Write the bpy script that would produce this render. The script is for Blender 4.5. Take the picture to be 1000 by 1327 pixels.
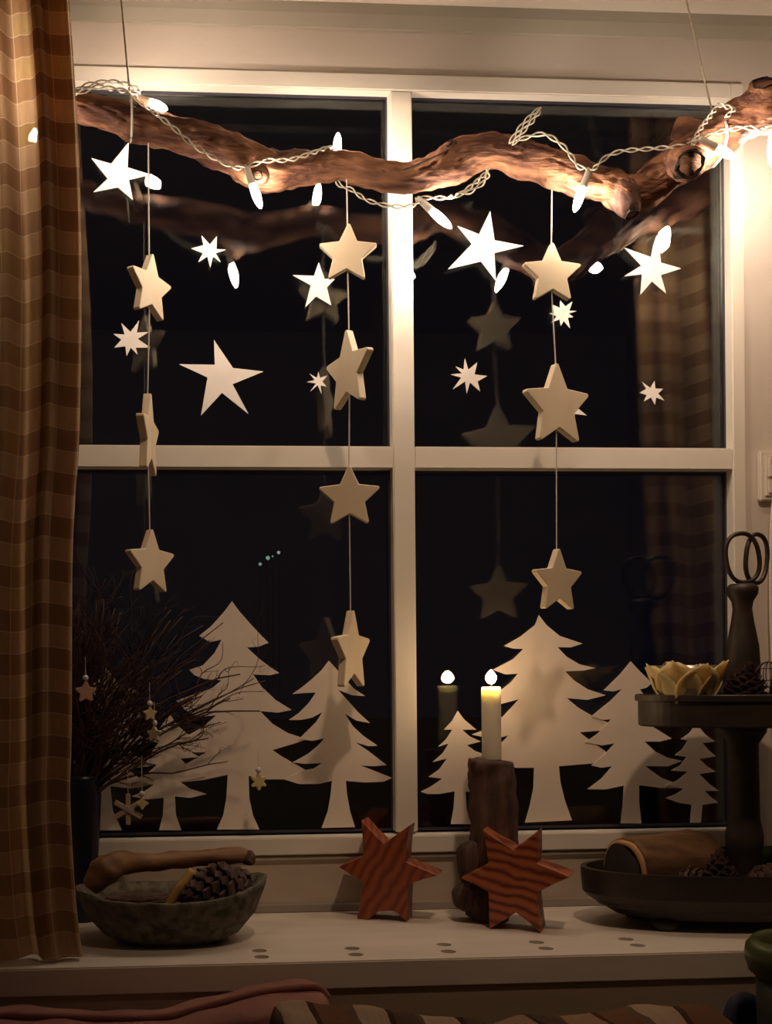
import bpy, bmesh, math, random
from mathutils import Vector, Matrix, noise

for o in list(bpy.data.objects):
    bpy.data.objects.remove(o)
sc = bpy.context.scene
R = math.radians
rnd = random.Random(7)

# ------------------------------------------------------------------ camera
F = 1500.0                      # focal length in pixels of the 1000x1327 frame
D = 1.5                         # camera to window glass
CAMZ = 1.155
YAW, ROLL = R(3.9), R(0.48)
CX, CY = 257.0, 877.0           # principal point (the picture is an off-centre crop)
fwd = Vector((math.sin(YAW), math.cos(YAW), 0))
r0 = Vector((math.cos(YAW), -math.sin(YAW), 0))
zz = Vector((0, 0, 1))
right = math.cos(ROLL) * r0 - math.sin(ROLL) * zz
up = math.cos(ROLL) * zz + math.sin(ROLL) * r0
CAM = Vector((0, -D, CAMZ))
cd = bpy.data.cameras.new('camera')
cam = bpy.data.objects.new('camera', cd)
sc.collection.objects.link(cam)
m3 = Matrix((right, up, -fwd)).transposed()
cam.matrix_world = Matrix.Translation(CAM) @ m3.to_4x4()
cd.sensor_fit = 'HORIZONTAL'
cd.sensor_width = 36
cd.lens = F / 1000 * 36
cd.shift_x = (500 - CX) / 1000
cd.shift_y = (CY - 663.5) / 1000
cd.clip_start = 0.02
sc.camera = cam

# ------------------------------------------------------------------ world (night sky)
w = bpy.data.worlds.new('night'); sc.world = w
w.use_nodes = True
bg = w.node_tree.nodes['Background']
bg.inputs[0].default_value = (0.22, 0.26, 0.60, 1)
bg.inputs[1].default_value = 0.0065

sc.view_settings.view_transform = 'Standard'
sc.view_settings.look = 'None'
sc.view_settings.gamma = 1
sc.view_settings.use_curve_mapping = False
sc.view_settings.exposure = 0.0
BULB = 440.0                    # radiance of the fairy light bulbs
FLAME = 150.0

SPOT = 36.0                     # power of the unseen fill spot added to lift the lower window

# ------------------------------------------------------------------ helpers
def ray(px, py):
    return (fwd + right * ((px - CX) / F) + up * ((CY - py) / F))
def P(px, py, d):               # point of the plane Y = -d seen at a pixel
    r = ray(px, py)
    return CAM + r * ((-d - CAM.y) / r.y)
def Pz(px, py, z):
    r = ray(px, py)
    return CAM + r * ((z - CAM.z) / r.z)
def Pl(px, py, p0, n):
    r = ray(px, py)
    return CAM + r * ((p0 - CAM).dot(n) / r.dot(n))
def pm(d):                      # metres for one pixel at depth d
    return (D - d) / F

W = {}
def finish(o, label=None, cat=None, group=None, kind=None):
    if label: o['label'] = label
    if cat: o['category'] = cat
    if group: o['group'] = group
    if kind: o['kind'] = kind
    return o
def empty(name, loc, label=None, cat=None, group=None, kind=None):
    o = bpy.data.objects.new(name, None)
    o.empty_display_size = .02
    o.location = loc; W[o] = Vector(loc)
    sc.collection.objects.link(o)
    return finish(o, label, cat, group, kind)
def obj(name, vf, mat, parent=None, label=None, cat=None, group=None, kind=None, smooth=False, uv=None):
    verts, faces = vf
    verts = [Vector(v) for v in verts]
    xs = [v.x for v in verts]; ys = [v.y for v in verts]; zs = [v.z for v in verts]
    o0 = Vector(((min(xs)+max(xs))/2, (min(ys)+max(ys))/2, min(zs)))
    me = bpy.data.meshes.new(name)
    me.from_pydata([v - o0 for v in verts], [], faces)
    me.update()
    bm = bmesh.new(); bm.from_mesh(me)
    bmesh.ops.recalc_face_normals(bm, faces=bm.faces)
    bm.to_mesh(me); bm.free()
    if uv:
        l = me.uv_layers.new(name='UVMap')
        for lp in me.loops:
            l.data[lp.index].uv = uv[lp.vertex_index]
    if smooth:
        me.polygons.foreach_set('use_smooth', [True]*len(me.polygons))
    me.materials.append(mat)
    o = bpy.data.objects.new(name, me)
    sc.collection.objects.link(o)
    W[o] = o0
    if parent is not None:
        o.parent = parent; o.location = o0 - W[parent]
    else:
        o.location = o0
    return finish(o, label, cat, group, kind)
def join(*parts):
    V, Fc = [], []
    for v, f in parts:
        n = len(V); V += list(v); Fc += [tuple(i+n for i in q) for q in f]
    return V, Fc
def box(x0, x1, y0, y1, z0, z1, bev=0.0):
    bm = bmesh.new()
    bmesh.ops.create_cube(bm, size=1)
    for v in bm.verts:
        v.co = Vector(((x0+x1)/2 + v.co.x*(x1-x0), (y0+y1)/2 + v.co.y*(y1-y0), (z0+z1)/2 + v.co.z*(z1-z0)))
    if bev:
        bmesh.ops.bevel(bm, geom=list(bm.edges), offset=bev, segments=2, affect='EDGES')
    return dump(bm)
def dump(bm):
    bm.verts.ensure_lookup_table(); bm.verts.index_update()
    r = ([v.co.copy() for v in bm.verts], [tuple(v.index for v in f.verts) for f in bm.faces])
    bm.free(); return r
def extr(pts, vec, bev=0.0, seg=1):
    n = len(pts)
    V = [Vector(p) for p in pts] + [Vector(p) + vec for p in pts]
    Fc = [tuple(range(n)), tuple(range(2*n-1, n-1, -1))] + [(i, (i+1) % n, n+(i+1) % n, n+i) for i in range(n)]
    if bev:
        bm = bmesh.new()
        vs = [bm.verts.new(v) for v in V]
        fs = [bm.faces.new([vs[i] for i in f]) for f in Fc]
        bmesh.ops.recalc_face_normals(bm, faces=bm.faces)
        bmesh.ops.bevel(bm, geom=list(bm.edges), offset=bev, segments=seg, affect='EDGES', clamp_overlap=True)
        return dump(bm)
    return V, Fc
def catmull(pts, n=6):
    pts = [tuple(p) for p in pts]
    out = []
    L = len(pts)
    for i in range(L-1):
        p0, p1, p2, p3 = pts[max(i-1, 0)], pts[i], pts[i+1], pts[min(i+2, L-1)]
        for k in range(n):
            t = k/n
            out.append(tuple(.5*((2*b)+(-a+c)*t+(2*a-5*b+4*c-d)*t*t+(-a+3*b-3*c+d)*t**3) for a, b, c, d in zip(p0, p1, p2, p3)))
    out.append(pts[-1])
    return out
def tube(pts, rad, sides=8, amp=0.0, fr=60.0, cap=True, closed=False, seed=0.0, groove=0.0):
    pts = [Vector(p) for p in pts]
    n = len(pts)
    if not hasattr(rad, '__len__'): rad = [rad]*n
    V, Fc = [], []
    t = (pts[1]-pts[0]).normalized()
    a = Vector((0, 0, 1)) if abs(t.z) < .8 else Vector((1, 0, 0))
    nr = (a - t*a.dot(t)).normalized()
    for i, p in enumerate(pts):
        if closed: t = (pts[(i+1) % n]-pts[i-1]).normalized()
        elif i == 0: t = (pts[1]-pts[0]).normalized()
        elif i == n-1: t = (pts[-1]-pts[-2]).normalized()
        else: t = (pts[i+1]-pts[i-1]).normalized()
        nr = (nr - t*nr.dot(t)).normalized()
        b = t.cross(nr)
        for k in range(sides):
            an = 2*math.pi*k/sides
            dr = nr*math.cos(an) + b*math.sin(an)
            r = rad[i]
            if amp:
                q = p + dr*r
                r *= 1 + amp*noise.noise(q*fr + Vector((seed, seed, seed))) + .5*amp*noise.noise(q*fr*2.7)
            if groove:               # long bark furrows that wander slowly around the limb
                w1 = an + .5*noise.noise(Vector((i*.035, 3.1, seed)))
                c_ = Vector((math.cos(w1)*3.2, math.sin(w1)*3.2, i*.05))
                r *= 1 - groove*max(0, 1 - 5*abs(noise.noise(c_))) + .4*groove*noise.noise(c_*2.3)
            V.append(p + dr*r)
    for i in range(n if closed else n-1):
        j = (i+1) % n
        for k in range(sides):
            Fc.append((i*sides+k, i*sides+(k+1) % sides, j*sides+(k+1) % sides, j*sides+k))
    if cap and not closed:
        Fc.append(tuple(range(sides-1, -1, -1)))
        Fc.append(tuple(range((n-1)*sides, n*sides)))
    return V, Fc
def lathe(prof, c, seg=32, sx=1.0, sy=1.0, axis=None, amp=0.0, fr=30.0):
    # prof: list of (r, h) along +Z (or along axis); ends on the axis when r == 0
    c = Vector(c)
    ax = Vector(axis).normalized() if axis else Vector((0, 0, 1))
    a = Vector((1, 0, 0)) if abs(ax.x) < .8 else Vector((0, 1, 0))
    u = (a - ax*a.dot(ax)).normalized(); v = ax.cross(u)
    V, Fc, rows = [], [], []
    for r, h in prof:
        if r <= 1e-7:
            rows.append([len(V)]); V.append(c + ax*h)
        else:
            row = []
            for k in range(seg):
                t = 2*math.pi*k/seg
                dv = u*math.cos(t)*r*sx + v*math.sin(t)*r*sy
                if amp:
                    dv *= 1 + amp*noise.noise((c+dv+ax*h)*fr)
                row.append(len(V)); V.append(c + ax*h + dv)
            rows.append(row)
    for A, B in zip(rows, rows[1:]):
        if len(A) == 1 and len(B) == 1: continue
        for k in range(seg):
            k2 = (k+1) % seg
            if len(A) == 1: Fc.append((A[0], B[k], B[k2]))
            elif len(B) == 1: Fc.append((A[k], B[0], A[k2]))
            else: Fc.append((A[k], B[k], B[k2], A[k2]))
    if len(rows[0]) > 1: Fc.append(tuple(rows[0][::-1]))
    if len(rows[-1]) > 1: Fc.append(tuple(rows[-1]))
    return V, Fc
def blob(c, rx, ry, rz, amp=.15, fr=40, sub=3, seed=0):
    bm = bmesh.new()
    bmesh.ops.create_icosphere(bm, subdivisions=sub, radius=1)
    for v in bm.verts:
        q = Vector((v.co.x*rx, v.co.y*ry, v.co.z*rz))
        k = 1 + amp*noise.noise((q+Vector(c))*fr + Vector((seed, 0, 0)))
        v.co = Vector(c) + q*k
    return dump(bm)

# ------------------------------------------------------------------ materials
def M(name, col, col2=None, rough=.6, scale=12.0, stretch=(1, 1, 1), bump=0.0, detail=4.0, lo=.35, hi=.65, bscale=None, coord='Object', **kw):
    m = bpy.data.materials.new(name); m.use_nodes = True
    nt = m.node_tree; N = nt.nodes; L = nt.links
    b = N['Principled BSDF']
    b.inputs['Base Color'].default_value = (*col, 1)
    b.inputs['Roughness'].default_value = rough
    for k, v in kw.items():
        b.inputs[k.replace('_', ' ')].default_value = v
    if col2 or bump:
        tc = N.new('ShaderNodeTexCoord'); mp = N.new('ShaderNodeMapping')
        mp.inputs['Scale'].default_value = stretch
        L.new(tc.outputs[coord], mp.inputs[0])
        nz = N.new('ShaderNodeTexNoise'); nz.inputs['Scale'].default_value = scale; nz.inputs['Detail'].default_value = detail
        L.new(mp.outputs[0], nz.inputs['Vector'])
        if col2:
            r = N.new('ShaderNodeValToRGB')
            r.color_ramp.elements[0].position = lo; r.color_ramp.elements[1].position = hi
            r.color_ramp.elements[0].color = (*col, 1); r.color_ramp.elements[1].color = (*col2, 1)
            L.new(nz.outputs[0], r.inputs[0]); L.new(r.outputs[0], b.inputs['Base Color'])
        if bump:
            bp = N.new('ShaderNodeBump'); bp.inputs['Strength'].default_value = bump; bp.inputs['Distance'].default_value = .004
            if bscale:
                n2 = N.new('ShaderNodeTexNoise'); n2.inputs['Scale'].default_value = bscale; n2.inputs['Detail'].default_value = 5
                L.new(mp.outputs[0], n2.inputs['Vector']); L.new(n2.outputs[0], bp.inputs['Height'])
            else:
                L.new(nz.outputs[0], bp.inputs['Height'])
            L.new(bp.outputs[0], b.inputs['Normal'])
    return m
def emit(name, col, s):
    m = bpy.data.materials.new(name); m.use_nodes = True
    N = m.node_tree.nodes; N.remove(N['Principled BSDF'])
    e = N.new('ShaderNodeEmission'); e.inputs[0].default_value = (*col, 1); e.inputs[1].default_value = s
    m.node_tree.links.new(e.outputs[0], N['Material Output'].inputs[0])
    return m
m_wall = M('wall paint', (.64, .565, .49), (.68, .60, .52), .75, 6, bump=.05, bscale=220)
m_ceil = M('ceiling paint', (.66, .60, .51), (.70, .63, .54), .8, 5)
m_cove = M('cove greige', (.36, .33, .26), (.40, .36, .29), .7, 9)  # darker than the wall and ceiling colours around it
m_frame = M('window gloss paint', (.78, .72, .62), (.82, .76, .66), .38, 8)
m_lip = M('sealing strip', (.03, .03, .045), rough=.5)
m_panel = M('apron panel paint', (.50, .42, .33), (.56, .48, .38), .55, 14, (1, 1, 3), bump=.06)
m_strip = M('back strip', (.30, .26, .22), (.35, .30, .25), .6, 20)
m_sill = M('sill paint', (.64, .56, .48), (.72, .63, .54), .45, 10, (.6, 3, 3), bump=.05)
m_bench = M('bench board', (.36, .27, .20), (.43, .33, .25), .55, 8, (.5, 4, 4), bump=.1)
m_floor = M('floor boards', (.22, .13, .07), (.30, .19, .11), .5, 6, (1, 8, 1))
m_dark = M('hole shade', (.05, .04, .03), rough=.9)
m_paper = M('cream card', (.80, .74, .67), (.86, .79, .72), .8, 30)
m_papert = M('cream tree card', (.78, .67, .57), (.84, .73, .62), .85, 22)
m_birch = M('pale birch wood', (.70, .56, .38), (.80, .67, .47), .55, 16, (1, 1, .25), bump=.06)
m_thread = M('cotton thread', (.62, .57, .50), rough=.9)
m_cord = M('jute cord', (.30, .25, .18), (.42, .36, .27), .9, 200)
m_cable = M('clear cable', (.50, .45, .36), (.60, .55, .44), .35, 90)
m_socket = M('milky socket plastic', (.72, .69, .62), rough=.35)
m_bulb = emit('bulb glow', (1.0, .80, .63), BULB)
m_flame = emit('flame glow', (1.0, .66, .36), FLAME)
m_iron = M('dark iron', (.055, .045, .038), (.09, .07, .055), .45, 50, Metallic=.6)
m_tray = M('dark stained wood', (.020, .013, .010), (.045, .030, .021), .5, 14, (.5, 3, 3), bump=.15)
def stripe_mat(name, rot, a, b, c):
    m = M(name, a, rough=.42)
    N = m.node_tree.nodes; L = m.node_tree.links; bs = N['Principled BSDF']
    tc = N.new('ShaderNodeTexCoord'); mp = N.new('ShaderNodeMapping'); mp.inputs['Rotation'].default_value = rot
    L.new(tc.outputs['Object'], mp.inputs[0])
    wv = N.new('ShaderNodeTexWave'); wv.inputs['Scale'].default_value = 26; wv.inputs['Distortion'].default_value = 4.5
    wv.inputs['Detail'].default_value = 3; wv.inputs['Detail Scale'].default_value = 1.2; wv.bands_direction = 'Z'
    L.new(mp.outputs[0], wv.inputs['Vector'])
    r = N.new('ShaderNodeValToRGB'); e = r.color_ramp.elements
    e[0].position = .04; e[0].color = (*a, 1); e[1].position = .95; e[1].color = (*c, 1)
    k = e.new(.35); k.color = (*b, 1)
    L.new(wv.outputs[0], r.inputs[0]); L.new(r.outputs[0], bs.inputs['Base Color'])
    bp = N.new('ShaderNodeBump'); bp.inputs['Strength'].default_value = .15; bp.inputs['Distance'].default_value = .001
    L.new(wv.outputs[0], bp.inputs['Height']); L.new(bp.outputs[0], bs.inputs['Normal'])
    return m
m_redstar = stripe_mat('red brown wood', (0, R(62), 0), (.17, .032, .012), (.25, .055, .018), (.31, .078, .025))
m_redstar2 = stripe_mat('red brown striped wood', (0, R(-14), 0), (.13, .024, .009), (.27, .062, .020), (.37, .105, .034))
m_edge = M('cut plywood edge', (.42, .25, .13), (.50, .31, .17), .6, 30)
m_stump = M('weathered bark', (.045, .022, .015), (.13, .066, .045), .8, 26, (3, 3, .35), bump=.8, bscale=40)
m_stone = M('grey green stone', (.050, .046, .028), (.17, .15, .105), .85, 90, bump=.8, detail=8)
m_cone = M('pine cone', (.035, .016, .014), (.095, .045, .034), .7, 60)
m_stick = M('driftwood stick', (.16, .070, .030), (.34, .17, .075), .65, 20, (.3, 3, 3), bump=.5)
m_yellow = M('yellow peeled stick', (.48, .28, .08), (.58, .36, .12), .6, 30)
m_twig = M('dark twig bark', (.050, .022, .016), (.10, .046, .032), .7, 40)
m_vase = M('dark blue vase', (.007, .009, .026), rough=.35)
m_log = M('hollow log bark', (.085, .040, .018), (.21, .105, .045), .75, 18, (.6, 3, 3), bump=.6)
m_logi = M('orange-lit log rim', (.40, .20, .075), (.50, .27, .11), .6, 30)  # orange light falling on the rim is put into this colour
m_moss = M('dark moss', (.018, .032, .010), (.05, .075, .02), .95, 60, bump=.8)
m_petal = M('capiz petal', (.74, .50, .20), (.82, .62, .32), .4, 25, Transmission_Weight=.0, Subsurface_Weight=.25)
m_pot = M('green glaze', (.05, .065, .018), (.10, .11, .035), .3, 12)
m_potd = M('dark green glaze', (.018, .024, .016), (.035, .042, .025), .35, 12)
m_rose = M('rose brown velvet', (.25, .10, .075), (.33, .14, .10), .9, 18, bump=.2, bscale=200)
m_navy = M('navy cloth', (.018, .020, .034), (.03, .032, .05), .9, 40)
m_plastic = M('switch plastic', (.74, .67, .57), rough=.35)
m_wick = M('burnt wick', (.01, .008, .006), rough=.9)
m_orn = M('yellowed ornament', (.55, .46, .20), (.62, .52, .26), .6, 40)
m_ornw = M('raw wood ornament', (.48, .38, .27), (.56, .45, .33), .7, 40)
m_pinkorn = M('rosy wood ornament', (.46, .26, .17), (.52, .31, .21), .7, 40)
m_bead = M('pearl bead', (.62, .60, .62), rough=.25)
m_metalcup = M('silver cup rim', (.55, .50, .42), rough=.3, Metallic=.8)

def candle_mat():
    m = M('ivory wax', (.88, .80, .64), rough=.5)
    b = m.node_tree.nodes['Principled BSDF']
    b.inputs['Subsurface Weight'].default_value = 1.0
    b.inputs['Subsurface Radius'].default_value = (1.0, .85, .62)
    b.inputs['Subsurface Scale'].default_value = .018
    return m
m_wax = candle_mat()
def glass_mat():
    m = bpy.data.materials.new('window glass'); m.use_nodes = True
    N = m.node_tree.nodes; L = m.node_tree.links; N.remove(N['Principled BSDF'])
    g = N.new('ShaderNodeBsdfGlossy'); g.inputs['Roughness'].default_value = 0.0
    g.inputs[0].default_value = (.98, 1, .99, 1)
    t = N.new('ShaderNodeBsdfTransparent'); t.inputs[0].default_value = (.97, .98, .97, 1)
    fr = N.new('ShaderNodeFresnel'); fr.inputs[0].default_value = 1.52
    mx = N.new('ShaderNodeMixShader')
    L.new(fr.outputs[0], mx.inputs[0]); L.new(t.outputs[0], mx.inputs[1]); L.new(g.outputs[0], mx.inputs[2])
    L.new(mx.outputs[0], N['Material Output'].inputs[0])
    return m
m_glass = glass_mat()

def fabric_mat(name, light, dark, third, line, pu, pv, trans=.5, linew=.035, broad=3.0, alt=.35, open_=0.0):
    """woven check: UV in metres, pv row height, pu column width"""
    m = bpy.data.materials.new(name); m.use_nodes = True
    N = m.node_tree.nodes; L = m.node_tree.links; N.remove(N['Principled BSDF'])
    uv = N.new('ShaderNodeUVMap'); sp = N.new('ShaderNodeSeparateXYZ'); L.new(uv.outputs[0], sp.inputs[0])
    def mth(op, a, b=None):
        n = N.new('ShaderNodeMath'); n.operation = op
        for i, x in enumerate((a, b)):
            if x is None: continue
            if isinstance(x, (int, float)): n.inputs[i].default_value = x
            else: L.new(x, n.inputs[i])
        return n.outputs[0]
    cu = mth('DIVIDE', sp.outputs[0], pu); cv = mth('DIVIDE', sp.outputs[1], pv)
    fu = mth('FLOOR', cu); fv = mth('FLOOR', cv)
    par = mth('FLOORED_MODULO', fv, 2.0)
    wide = mth('FLOORED_MODULO', mth('FLOOR', mth('DIVIDE', fu, broad)), 2.0)
    cmb = N.new('ShaderNodeCombineXYZ'); L.new(fu, cmb.inputs[0]); L.new(fv, cmb.inputs[1])
    wn = N.new('ShaderNodeTexWhiteNoise'); wn.noise_dimensions = '2D'; L.new(cmb.outputs[0], wn.inputs['Vector'])
    def mix(f, a, b):
        n = N.new('ShaderNodeMix'); n.data_type = 'RGBA'
        if isinstance(f, (int, float)): n.inputs[0].default_value = f
        else: L.new(f, n.inputs[0])
        for i, x in ((6, a), (7, b)):
            if isinstance(x, tuple): n.inputs[i].default_value = (*x, 1)
            else: L.new(x, n.inputs[i])
        return n.outputs[2]
    c = mix(par, light, dark)
    c = mix(mth('MULTIPLY', wide, alt), c, dark)
    c = mix(mth('MULTIPLY', mth('GREATER_THAN', wn.outputs[0], .78), .45), c, third)
    # thread noise
    mp = N.new('ShaderNodeMapping'); mp.inputs['Scale'].default_value = (900, 60, 1); L.new(uv.outputs[0], mp.inputs[0])
    nz = N.new('ShaderNodeTexNoise'); nz.inputs['Scale'].default_value = 1; L.new(mp.outputs[0], nz.inputs['Vector'])
    c = mix(mth('MULTIPLY', nz.outputs[0], .45), c, tuple(x*.45 for x in dark))
    lu = mth('LESS_THAN', mth('FRACT', cu), linew); lv = mth('LESS_THAN', mth('FRACT', cv), linew*1.2)
    c = mix(mth('MULTIPLY', mth('MAXIMUM', lu, lv), .75), c, line)
    df = N.new('ShaderNodeBsdfDiffuse'); tr = N.new('ShaderNodeBsdfTranslucent')
    L.new(c, df.inputs[0]); L.new(c, tr.inputs[0])
    mx = N.new('ShaderNodeMixShader'); mx.inputs[0].default_value = trans
    L.new(df.outputs[0], mx.inputs[1]); L.new(tr.outputs[0], mx.inputs[2])
    out = mx.outputs[0]
    if open_:                       # loose weave lets a little light straight through
        tp = N.new('ShaderNodeBsdfTransparent'); m2 = N.new('ShaderNodeMixShader'); m2.inputs[0].default_value = open_
        L.new(out, m2.inputs[1]); L.new(tp.outputs[0], m2.inputs[2]); out = m2.outputs[0]
    L.new(out, N['Material Output'].inputs[0])
    return m
m_curtain = fabric_mat('checked curtain linen', (.72, .49, .29), (.48, .28, .145), (.58, .41, .14), (.90, .72, .52), .0245, .0237, .5, .03, 2.0, .12, .006)
m_throw = fabric_mat('checked throw', (.40, .28, .19), (.050, .028, .020), (.24, .11, .05), (.035, .02, .015), .034, .7, 0.0, .16, 1.0, .85)

# ------------------------------------------------------------------ room shell
SZ = P(450, 1180, .012).z                         # sill height
GL = P(86, 600, 0).x; GR = P(943, 600, 0).x       # glass opening
GT = P(520, 124, 0).z; GB = P(520, 1077, 0).z
CEIL = P(500, 14, .008).z
XL, XR, YB = -1.3, 2.4, -3.8
WY = -.008                                        # room face of the window wall
def struct(name, vf, mat, **k):
    return obj(name, vf, mat, kind='structure', **k)
struct('floor', box(XL-.1, XR+.1, YB-.1, .2, -.1, 0), m_floor)
RC = 2.75                                         # the room ceiling; a low soffit box runs above the window
struct('ceiling', box(XL-.1, XR+.1, YB-.1, .2, RC, RC+.1), m_ceil)
struct('trim_6', box(XL, XR, -.175, .03, CEIL, RC), m_ceil)
struct('wall_left', box(XL-.1, XL, YB, .2, 0, RC), m_wall)
struct('wall_right', box(XR, XR+.1, YB, .2, 0, RC), m_wall)
struct('wall_back', box(XL, XR, YB-.1, YB, 0, RC), m_wall)
ox0, ox1, oz0, oz1 = GL-.012, GR+.012, GB-.012, GT+.012
APZ = P(520, 1103, .01).z                          # top of the apron
struct('wall_front', join(box(XL, ox0, WY, .018, 0, CEIL), box(ox1, XR, WY, .018, 0, CEIL),
                          box(ox0, ox1, WY, .018, oz1, CEIL), box(ox0, ox1, WY, .018, 0, oz0)), m_wall)
struct('trim_1', extr([(XL, WY, CEIL), (XL, WY, CEIL-.026), (XL, WY-.004, CEIL-.026), (XL, WY-.012, CEIL-.012), (XL, WY-.016, CEIL)], Vector((XR-XL, 0, 0))), m_cove)

# unseen fill spot added in the room ceiling to brighten the window niche
lp = Vector((.42, -1.15, RC))
dl = empty('fill_spot', lp, 'small warm fill spot added in the unseen room ceiling, facing the window', 'added fill light')
aim = (Vector((.52, 0, 1.38)) - lp).normalized()
obj('housing', lathe([(.030, -.050), (.034, -.048), (.034, .012), (.028, .012), (.024, -.040), (.018, -.0465), (0, -.0465)], lp + aim*.055, 24, axis=tuple(aim)), m_metalcup, dl, smooth=True)
obj('lens', lathe([(0, -.004), (.022, -.002), (.026, .003), (0, .006)], lp + aim*.055, 24, axis=tuple(aim)), emit('fill lens', (1, .70, .46), 6.0), dl, smooth=True)
ld = bpy.data.lights.new('fill beam', 'SPOT'); ld.energy = SPOT; ld.color = (1.0, .69, .46)
ld.spot_size = R(52); ld.spot_blend = 1.0; ld.shadow_soft_size = .05
lo = bpy.data.objects.new('fill_beam', ld); sc.collection.objects.link(lo)
lo.parent = dl; lo.location = aim*.075
lo.rotation_euler = aim.to_track_quat('-Z', 'Y').to_euler()

# window: frame, bars, panes
win = empty('window_1', ((GL+GR)/2, 0, GB), kind='structure')
cw = P(962, 600, .02).x - P(944.5, 600, .02).x
obj('frame_jamb', box(GL-.02, GL, -.013, .017, GB-.018, GT+.022, .0015), m_frame, win)
obj('frame_jamb', box(GR, GR+.018, -.013, .017, GB-.018, GT+.022, .0015), m_frame, win)
obj('frame_head', box(GL, GR, -.013, .017, GT, GT+.022, .0015), m_frame, win)
obj('frame_rail', box(GL-.02, GR+.018, -.020, .017, GB-.026, GB-.003, .0015), m_frame, win)
mx0 = P(509, 600, .012).x; mx1 = P(537.5, 600, .012).x
obj('mullion', box(mx0, mx1, -.012, .017, GB, GT, .0015), m_frame, win)
bz0 = P(520, 607, .012).z; bz1 = P(520, 578.5, .012).z
for a, b in ((GL, mx0), (mx1, GR)):
    obj('glazing_bar', box(a, b, -.012, .017, bz0, bz1, .0012), m_frame, win)
for a, b in ((GL, mx0), (mx1, GR)):
    for c, d in ((GB, bz0), (bz1, GT)):
        p = obj('pane', box(a, b, .0065, .0095, c, d), m_glass, win)
        obj('pane_outer', box(a, b, .0125, .0150, c, d), m_glass, p)
        # dark sealing strips around each pane
        t = .0035
        obj('seal', join(box(a, b, .0045, .0065, c, c+t), box(a, b, .0045, .0065, d-t, d),
                         box(a, a+t*.7, .0045, .0065, c+t, d-t), box(b-t*.7, b, .0045, .0065, c+t, d-t)), m_lip, p)
# apron under the window, small ledge, strip, sill and its front board
zl = P(520, 1109, .02).z
struct('trim_2', box(XL, XR, -.016, WY, zl-.003, zl, .0008), m_frame)
zs = P(520, 1169, .014).z
struct('trim_3', box(XL, XR, -.011, WY, zs, zl-.003), m_panel)
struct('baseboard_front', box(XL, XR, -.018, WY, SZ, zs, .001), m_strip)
SF = -(Pz(580, 1242, SZ).y)                        # sill depth
ST = .030
sill_o = struct('trim_4', box(XL, XR, -SF, WY, SZ-ST, SZ, .0015), m_sill)
struct('trim_5', box(XL, XR, -SF+.004, -SF+.024, SZ-.34, SZ-ST, .001), m_bench)
# ventilation holes bored through the sill (pairs)
holes = [(336,1232),(339,1240),(456,1229),(461,1237),(575,1224),(581,1233),(695,1221),(707,1229),(811,1217),(826,1225)]
cut = []
for hx, hy in holes:
    p = Pz(hx, hy, SZ)
    cut.append(lathe([(.0085, -.02), (.0085, .02)], p, 20))
cv, cf = join(*cut)
ob = obj('cutter', (cv, cf), m_dark)
md = sill_o.modifiers.new('holes', 'BOOLEAN'); md.object = ob; md.operation = 'DIFFERENCE'; md.solver = 'EXACT'
bpy.context.view_layer.update()
me2 = bpy.data.meshes.new_from_object(sill_o.evaluated_get(bpy.context.evaluated_depsgraph_get()))
sill_o.modifiers.clear(); sill_o.data = me2
bpy.data.objects.remove(ob)

# bench in front of the sill, carries cushions
BZ = SZ - .33
bench = empty('window_bench', ((XL+XR)/2, -.5, 0), 'long brown bench below the window sill, under the cushions', 'bench')
obj('seat_board', box(XL+.02, XR-.02, -.80, -SF-.002, BZ-.03, BZ, .003), m_bench, bench)
obj('front_board', box(XL+.02, XR-.02, -.78, -.76, 0, BZ-.03, .002), m_bench, bench)

# small glowing points set far outside, seen through the lower left pane
struct('ground_outside', box(-30, 40, .25, 40, -.5, -.4), m_moss)
for i, (px, py, r, c, lab) in enumerate([(337, 731, .020, (.55, .9, .8), 'lowest and leftmost of the far lights in the dark lower left pane'),
        (347, 723, .026, (.5, 1, .75), 'brightest greenish far light in the dark lower left pane'),
        (353, 721, .011, (.7, .9, 1), 'smallest far light, between two others in the dark lower left pane'),
        (361, 716, .022, (.85, .9, 1), 'highest and rightmost of the far lights in the dark lower left pane')]):
    p = P(px, py, -12 - .4*i)
    e = empty('distant_light', (p.x, p.y, -.4), lab, 'lamp', 'far lights in the night')
    obj('glow_point', lathe([(0, -r), (r*.7, -r*.7), (r, 0), (r*.7, r*.7), (0, r)], p, 10), emit('distant glow %d' % i, c, .35), e, smooth=True)
    obj('post', tube([(p.x, p.y+.03, -.4), (p.x, p.y+.03, p.z)], .006, 6), m_iron, e)

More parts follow.
